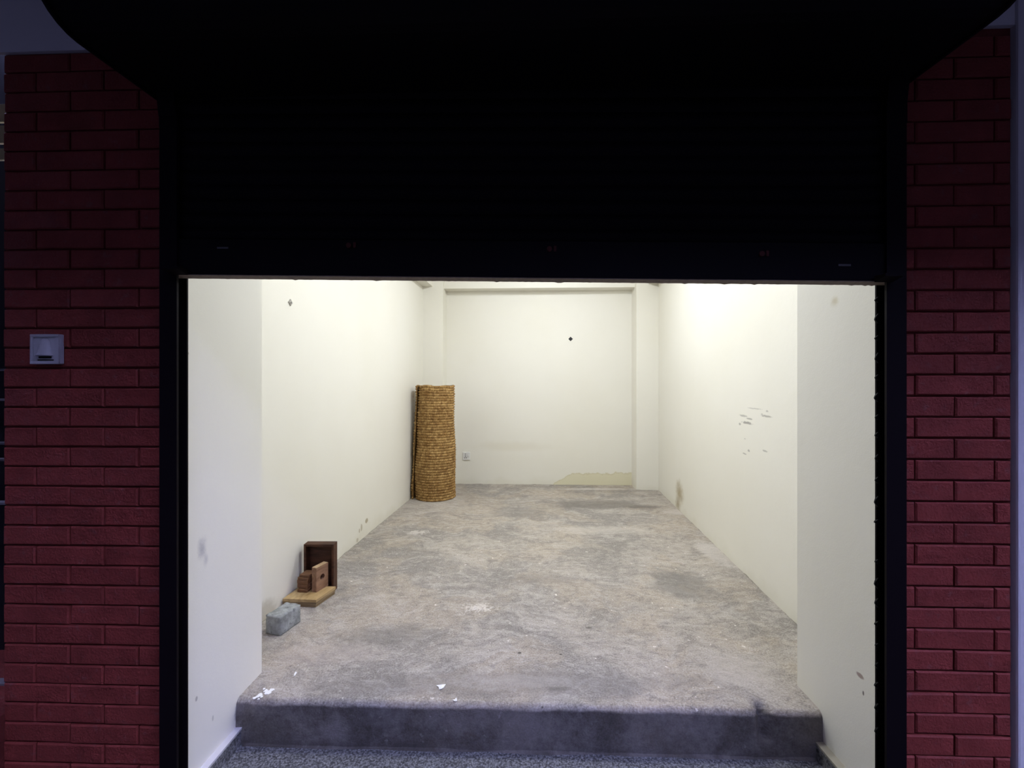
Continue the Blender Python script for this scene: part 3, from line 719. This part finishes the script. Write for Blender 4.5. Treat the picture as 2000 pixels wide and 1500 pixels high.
# ------------------------------------------------------------------ socket on the back wall
p = on_plane(911, 890.5, BL, BR); brz = math.atan((BR[1] - BL[1]) / (BR[0] - BL[0]))
so = empty('wall_socket', (p[0], p[1], p[2]), brz)
tag(so, 'white square power socket with switch low on the back wall', 'socket')
m = MB(); m.box(-.043, .043, -.011, 0.0, -.045, .045, b=.0035); m.build('plate', M_plastic, so)
m = MB(); m.box(.012, .031, -.0165, -.0112, -.006, .026, b=.0015); m.build('rocker_switch', M_plastic, so)
def slot(x, z, w, h, r=0.0):
    m = MB(); m.box(-w / 2, w / 2, -.0122, -.0108, -h / 2, h / 2); o = m.build('pin_hole', M_hole, so); o.location = (x, 0, z); o.rotation_euler = (0, r, 0)
slot(-.010, .024, .008, .008); slot(-.010, .009, .008, .006); slot(-.010, -.008, .006, .014); slot(-.020, -.020, .0055, .014, -.5); slot(.001, -.020, .0055, .014, .5)

# ------------------------------------------------------------------ diamond wall plates
def diamond(px, py, A, B, size, mat, label, rz):
    q = on_plane(px, py, A, B)
    r = empty('wall_hook', q, rz); tag(r, label, 'hook')
    m = MB(); s_ = size
    m.add([(-s_, 0, 0), (0, 0, -s_), (s_, 0, 0), (0, 0, s_), (-s_ * .8, -.006, 0), (0, -.006, -s_ * .8), (s_ * .8, -.006, 0), (0, -.006, s_ * .8)],
          [(0, 3, 2, 1), (4, 5, 6, 7), (0, 1, 5, 4), (1, 2, 6, 5), (2, 3, 7, 6), (3, 0, 4, 7)])
    m.build('plate', mat, r)
    m = MB(); m.cyl((0, -.0115, 0), 'y', s_ * .22, .0054, 10); m.build('peg', mat, r)
diamond(1114.5, 662, BL, BR, 0.026, M_black, 'small black diamond-shaped hook plate high on back wall', brz)
diamond(566.5, 591, *LW, 0.020, M_greyplug, 'small grey diamond-shaped hook plate high on left wall', math.pi / 2 - math.atan(0.0818))

# ------------------------------------------------------------------ wooden pieces by the left wall
WRZ = -math.atan(0.0818) * 0.6
# thick dark board standing upright
by0 = 2.403; bx0 = (656 - CX) / F * (by0 + 0.03)
wbx = empty('wooden_box', (bx0, by0, 0.0), 0.0)
tag(wbx, 'dark brown shallow wooden box standing on its side behind the plywood slab', 'box')
BW, BH, BD, BT = 0.166, 0.264, 0.050, 0.012
for (nm, a_) in (('back_panel', (-BW + BT, -BT, BD - 0.010, BD, BT, BH - BT)), ('side_panel', (-BT, 0, 0, BD, 0, BH)), ('side_panel', (-BW, -BW + BT, 0, BD, 0, BH)),
                 ('side_panel', (-BW + BT + .0003, -BT - .0003, 0, BD, BH - BT, BH)), ('side_panel', (-BW + BT + .0003, -BT - .0003, 0, BD, 0, BT))):
    box(nm, M_darkwood, *a_, parent=wbx, b=0.0012)
# plywood slab lying in front of it
px0, py0 = floor_pt(617.5, 1187)
sl = empty('plywood_slab', (px0, py0, 0.0), 0.0)
tag(sl, 'thick yellowish plywood slab lying on the floor against the left wall', 'plywood')
LEN = 0.137
for (z0_, z1_, mt, g) in ((0.0, 0.0145, M_plyedge, 0.004), (0.0147, 0.0262, M_plyedge, 0.001), (0.0264, 0.0400, M_ply, 0.0)):
    m = MB(); m.prism([(-0.178, 0.012 + g), (-g, g), (0.040 - g, 0.150 - g), (-0.155, 0.154 - g)], z0_, z1_); m.build('ply_layer', mt, sl)
# block with a round hole, standing on the slab
ZP = 0.0405
hx, hy = floor_pt(618, 1157, ZP)
hb = empty('wooden_block', (hx, hy, ZP), -0.36)
tag(hb, 'reddish wooden block with a round hole standing on the plywood slab', 'wood block')
def holed_block():
    """upright board in the y-z plane, thickness along -x, with a through hole"""
    D, H, T = 0.084, 0.128, 0.031; cy_, cz_, r = 0.043, 0.066, 0.0155; n = 24
    out = []
    for i in range(n):
        t_ = 2 * math.pi * i / n; dy_, dz_ = math.cos(t_), math.sin(t_)
        k_ = min((D - cy_) / dy_ if dy_ > 1e-6 else (cy_ / -dy_ if dy_ < -1e-6 else 9), (H - cz_) / dz_ if dz_ > 1e-6 else (cz_ / -dz_ if dz_ < -1e-6 else 9))
        out.append((cy_ + k_ * dy_, cz_ + k_ * dz_))
    for (yy, zz) in ((0, 0), (D, 0), (D, H), (0, H)):
        b_ = min(range(n), key=lambda q: (out[q][0] - yy) ** 2 + (out[q][1] - zz) ** 2); out[b_] = (yy, zz)
    inn = [(cy_ + r * math.cos(2 * math.pi * i / n), cz_ + r * math.sin(2 * math.pi * i / n)) for i in range(n)]
    v = [(0, a, b_) for a, b_ in out] + [(0, a, b_) for a, b_ in inn] + [(-T, a, b_) for a, b_ in out] + [(-T, a, b_) for a, b_ in inn]
    f = []
    for i in range(n):
        j = (i + 1) % n
        f += [(i, j, n + j, n + i), (2 * n + i, 3 * n + i, 3 * n + j, 2 * n + j), (i, 2 * n + i, 2 * n + j, j), (n + i, n + j, 3 * n + j, 3 * n + i)]
    return v, f
m = MB(); m.add(*holed_block()); m.build('block_body', M_blockwood, hb)
m = MB(); m.box(-0.0305, -0.0005, 0.0005, 0.0835, 0.1282, 0.1290); m.build('sawn_edge', M_paleend, hb)
m = MB(); m.cyl((-0.0300, 0.043, 0.066), 'x', 0.0153, 0.004, 24); m.build('hole_bottom', M_hole, hb)
# stack of short offcuts between block and wall
stk = [(-0.080, -0.006, 0.030, 0.015, 0.10), (-0.082, 0.004, 0.034, 0.022, -0.02), (-0.084, 0.006, 0.034, 0.021, 0.05), (-0.080, 0.004, 0.034, 0.013, -0.04), (-0.076, 0.010, 0.031, 0.013, 0.06)]
names = ['lowest', 'second from the bottom', 'middle', 'second from the top', 'topmost']
z = ZP + 0.0003
for i, (dx, dy, hw, hh, rz) in enumerate(stk):
    o = box('wood_offcut', M_offcut, -hw, hw - 0.002, -0.028, 0.034, 0.0, hh, b=0.0035)
    o.location = (hx + dx + 0.010, hy + 0.032 + dy, z); o.rotation_euler = (0, 0, rz - 0.25); z += hh + 0.0005
    tag(o, 'short brown wood offcut, %s of the stack beside the holed block' % names[i], 'offcut', 'wood offcuts stacked on the plywood')
# ------------------------------------------------------------------ cement block
cx_, cy_ = floor_pt(547.5, 1243)
def rough_block():
    import bmesh
    bm = bmesh.new(); bmesh.ops.create_cube(bm, size=1.0)
    for v in bm.verts: v.co = Vector(((v.co.x - .5) * 0.084, (v.co.y + .5) * 0.128, (v.co.z + .5) * 0.086))
    bmesh.ops.subdivide_edges(bm, edges=list(bm.edges), cuts=11, use_grid_fill=True)
    for v in bm.verts:
        c = v.co; k_ = 1.0 if c.z > 0.07 else 0.35
        e = min(abs(c.x), abs(c.x + 0.084)); e2 = min(abs(c.y), abs(c.y - 0.128)); e3 = min(c.z, 0.086 - c.z)
        near = sorted((e, e2, e3))[1]
        r = max(0, 0.006 - near) / 0.006 * 0.0025
        cen = Vector((-0.042, 0.064, 0.043)); d = (c - cen).normalized()
        v.co = c - d * r + Vector((mnoise.noise(c * 55), mnoise.noise(c * 55 + Vector((9, 0, 0))), mnoise.noise(c * 48 + Vector((0, 7, 0))) * 1.6 + mnoise.noise(c * 120) * .6)) * 0.0022 * k_
        if c.z < 0.002: v.co.z = 0.0
        if 0.066 < c.z < 0.073: v.co -= Vector((d.x, d.y, 0)) * 0.0018       # groove under the crust
    me = bpy.data.meshes.new('cement_block'); bm.to_mesh(me); bm.free()
    me.polygons.foreach_set('use_smooth', [True] * len(me.polygons))
    return me
o = link('cement_block', rough_block(), M_cement); o.location = (cx_, cy_, 0.0); o.rotation_euler = (0, 0, -0.27)
tag(o, 'small rough grey cement block on the floor by the left wall', 'block')

# ------------------------------------------------------------------ paint flakes on the floor
def flake(px, py, pts, label):
    x, y = floor_pt(px, py)
    n = len(pts); m = MB()
    v = [(a * .001, b * .001, 0.0008 + (0.003 if i % 3 == 0 else 0.0)) for i, (a, b) in enumerate(pts)]
    m.add(v + [(a, b, c + 0.001) for a, b, c in v], [tuple(range(n - 1, -1, -1)), tuple(range(n, 2 * n))] + [(i, (i + 1) % n, (i + 1) % n + n, i + n) for i in range(n)])
    o = m.build('paint_flake', M_flake); o.location = (x, y, 0.0); tag(o, label, 'paint flake', 'white paint flakes on the floor')
flake(861, 1342, [(-18, 4), (-8, -2), (-4, -14), (4, -16), (12, -4), (17, 14), (4, 8), (-6, 10)], 'largest white paint flake, near the step edge left of centre')
flake(889, 1368, [(-9, -3), (0, -6), (8, -5), (5, 4), (2, 12), (-2, 3)], 'small white paint flake right on the step edge')
flake(576.5, 1318, [(-5, 14), (-6, 2), (0, -12), (5, -10), (2, 2), (1, 12)], 'small white paint flake near the foot of the left reveal')
# spilled white paint at the left end of the step: one splash of merged drops
sp = []
for (px, py, r) in ((531, 1348, 11), (524, 1353, 12), (519, 1350, 8), (516, 1346, 5), (508, 1358, 9), (503, 1361, 7), (497, 1364, 6), (511, 1362, 5), (505, 1366, 4)):
    x, y = floor_pt(px, py); ring = []
    for i in range(12):
        t_ = 2 * math.pi * i / 12; q = r * .001 * rnd.uniform(.65, 1.2); ring.append((x + q * math.cos(t_), y + q * math.sin(t_)))
    sp.append(ring)
m = MB()
for i, r in enumerate(sp): m.prism(r, 0.0002, 0.0018 + i * 0.00012)
m.build('paint_splash', M_flake, fl)
